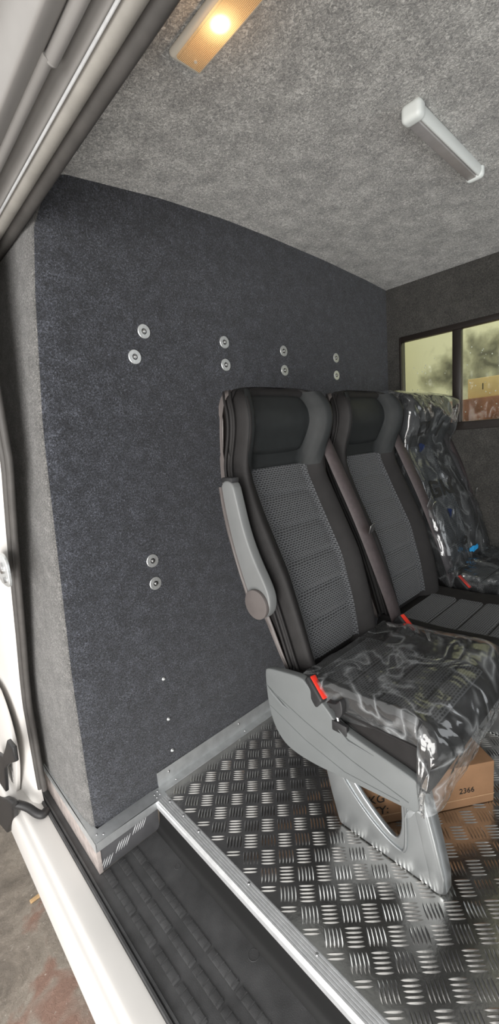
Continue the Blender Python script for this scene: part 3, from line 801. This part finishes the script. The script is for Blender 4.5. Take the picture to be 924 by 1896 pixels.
# smudged colour print showing through the folds
for x, z, w, h, m in ((1.27, 1.015, .055, .020, 'ink_blue'), (1.29, .74, .040, .022, 'ink_blue'), (1.45, .555, .045, .014, 'ink_cyan')):
    rows = []
    for r in np.linspace(.05, 1, 6):
        row = []
        for a in np.linspace(0, 2 * math.pi, 25)[:-1]:
            k = r * (.75 + .5 * noise.noise(Vector((math.cos(a) * 2.2, math.sin(a) * 2.2, x * 9))))
            px_, pz_ = x + w * k * math.cos(a), z + h * k * math.sin(a) + .15 * w * k * math.cos(a)
            hit = bag_bvh.ray_cast(Vector((px_, -1.1, pz_)), Vector((0, 1, 0)))[0]
            row.append((px_, (hit.y if hit else -.45) - .004, pz_))
        rows.append(row)
    grid_mesh('print', rows, M[m], bag, closed=True, smooth=None)

# ------------------------------------------------------------------ cardboard box under the seat
box = empty('cardboard_box', (.62, -.60, 0), 'brown printed cardboard box on the checker floor under the nearest seat', 'box')
A_, C_ = Vector((.376, -.565, 0)), Vector((.715, -.80, 0)); ax = (C_ - A_).normalized(); nrm = Vector((-ax.y, ax.x, 0)); BL = (C_ - A_).length
MX = Matrix.Translation(A_) @ Matrix((( ax.x, nrm.x, 0, 0), (ax.y, nrm.y, 0, 0), (0, 0, 1, 0), (0, 0, 0, 1)))
HB = .135
b = B(); b.box(0, BL, 0, .22, .0015, HB, .003, 2, M=MX); b.make('carton', M['card'], box)
b = B(); b.box(.0, BL, -.0012, .0, .028, .031, M=MX); b.box(0, BL, .108, .112, HB, HB + .0012, M=MX); b.make('flap_seam', noisy('card_edge', (.40, .25, .14), .8), box)
def btext(s, u, z, size): text('lettering', s, size, M['ink'], box, face_m(MX @ Vector((u, -.0012, z)), ax, (0, 0, 1)), .0002)
btext('KG', .050, .085, .036); btext('QTY:', .045, .047, .036); btext('2366', .325, .055, .024)

# ------------------------------------------------------------------ door-side hardware
st = empty('latch_striker', (-.238, .12, .81), 'small steel latch striker plate on the white pillar at the picture edge', 'latch')
b = B(); b.solid(chaikin([(.078, .80), (.082, .84), (.105, .855), (.20, .855), (.20, .765), (.10, .762), (.084, .775)], 2), -.241, -.232, 'x', .002); b.make('plate', M['steel'], st)
b = B(); b.cyl((-.243, .125, .815), (-1, 0, 0), .016, .008, 20, bev=.002); b.cyl((-.244, .105, .785), (-1, 0, 0), .008, .006, 16); b.make('bolt', M['bolt'], st)

arm_ = empty('door_roller_arm', (-.25, .35, -.08), 'black curved sliding-door roller arm resting on the white sill', 'door arm')
b = B(); b.tube(chaikin([(-.212, .300, -.088), (-.222, .288, -.086), (-.238, .300, -.080), (-.255, .335, -.062), (-.280, .36, -.050)], 3, False), [.013] * 100, 12); b.ball((-.212, .300, -.088), .0132); b.make('arm', M['black'], arm_, smooth=60)
b = B(); b.solid([(.335, -.02), (.41, -.055), (.76, -.255), (.82, -.43), (.60, -.325), (.385, -.11)], -.298, -.276, 'x', .006); b.make('carriage', M['black'], arm_)
b = B(); b.solid([(.178, .268), (.186, .215), (.30, .145), (.415, .06), (.45, -.01), (.486, -.075), (.58, -.10), (.58, .02), (.51, .07), (.40, .115), (.30, .205), (.25, .255)], -.290, -.277, 'x', .004); b.make('bracket', M['black'], arm_)
b = B(); b.solid(chaikin([(.50, .33), (.42, .28), (.37, .20), (.365, .11), (.42, 0.), (.52, -.15), (.9, -.17), (.9, .33)], 2), -.258, -.244, 'x', .003); pn = b.make('pillar_panel', M['paint'], door)
text('lettering', 'BELL', .042, M['paint'], pn, face_m((-.2585, .505, -.045), (0, .35, -.94), (0, -.94, -.35)), .0015)

sp_ = B(); sp_.box(-.275, -.205, .532, .548, -.62, -.612, .002, 1); sp_.make('wood_splinter', M['wood'], loc=(-.24, .54, -.62), label='pale wooden splinter lying on the concrete beside the white sill', cat='splinter')

# ------------------------------------------------------------------ outside the window
b = B(); b.box(2.9, 3.0, -3.5, 3., -.62, 3.4); b.make('wall_outside', M['outside'], kind='structure')
b = B(); b.box(2.62, 2.9, .60, .75, -.62, 3.4); b.make('trim_9', mat('cream_pier', (.66, .62, .42), .9), kind='structure')
b = B(); b.box(2.1, 2.5, -1.4, .18, 1.06, 1.235, .004); b.box(2.1, 2.5, -1.4, -1.3, -.62, 1.06); b.box(2.1, 2.5, .08, .18, -.62, 1.06)
b.make('workbench', noisy('red_brown_bench', (.28, .12, .07), .7, 0, 10, .3), loc=(2.3, -.6, -.62), label='red-brown workbench standing outside beyond the van window', cat='bench')
ob = empty('carton', (2.25, -.42, 1.235), 'tan cardboard carton on the workbench seen through the right window pane', 'box')
b = B(); b.box(2.14, 2.38, -.62, -.205, 1.2365, 1.345, .003); b.make('carton_body', M['card_tan'], ob)
text('printed_mark', 'I', .05, M['ink'], ob, face_m((2.139, -.285, 1.295), (0, -1, 0), (0, 0, 1)), .0003)

# ------------------------------------------------------------------ light
wd = bpy.data.worlds.new('world'); scn.world = wd; wd.use_nodes = True
bg = wd.node_tree.nodes['Background']; bg.inputs['Color'].default_value = (1., .985, .96, 1); bg.inputs['Strength'].default_value = 1.1
def area(name, loc, target, size, power, color=(1, 1, 1), sy=None):
    l = bpy.data.lights.new(name, 'AREA'); l.energy = power; l.size = size; l.color = color
    if sy: l.shape = 'RECTANGLE'; l.size_y = sy
    o = bpy.data.objects.new(name, l); COL.objects.link(o); o.location = loc
    o.rotation_euler = (Vector(target) - Vector(loc)).to_track_quat('-Z', 'Y').to_euler(); return o
area('daylight', (-2.5, -2.0, .95), (-.1, 0, 1.0), 1.8, 96, (1., .985, .96))
area('bounce_fill', (-1.5, -1.2, -.4), (.30, -.45, 1.8), 1.2, 48, (1, .98, .95))  # added fill lamp outside the door, aimed up to brighten the ceiling
area('rear_fill', (1.05, -2.42, 1.1), (.7, 0, 1.15), 1.0, 9, (.93, .97, 1.), 1.2)  # added soft fill from the rear for seats and front wall; no door there
area('yard_light', (2.2, -.4, 3.2), (2.8, -.2, 1.3), 1.2, 18, (1, .97, .85))
pl = bpy.data.lights.new('bulb', 'POINT'); pl.energy = .12; pl.color = (1, .55, .22); pl.shadow_soft_size = .02
po = bpy.data.objects.new('bulb', pl); COL.objects.link(po); po.location = (lx, -.55, lz - .05)

scn.view_settings.view_transform = 'Standard'
scn.view_settings.exposure = 0.
scn.cycles.max_bounces = 10; scn.cycles.transparent_max_bounces = 24
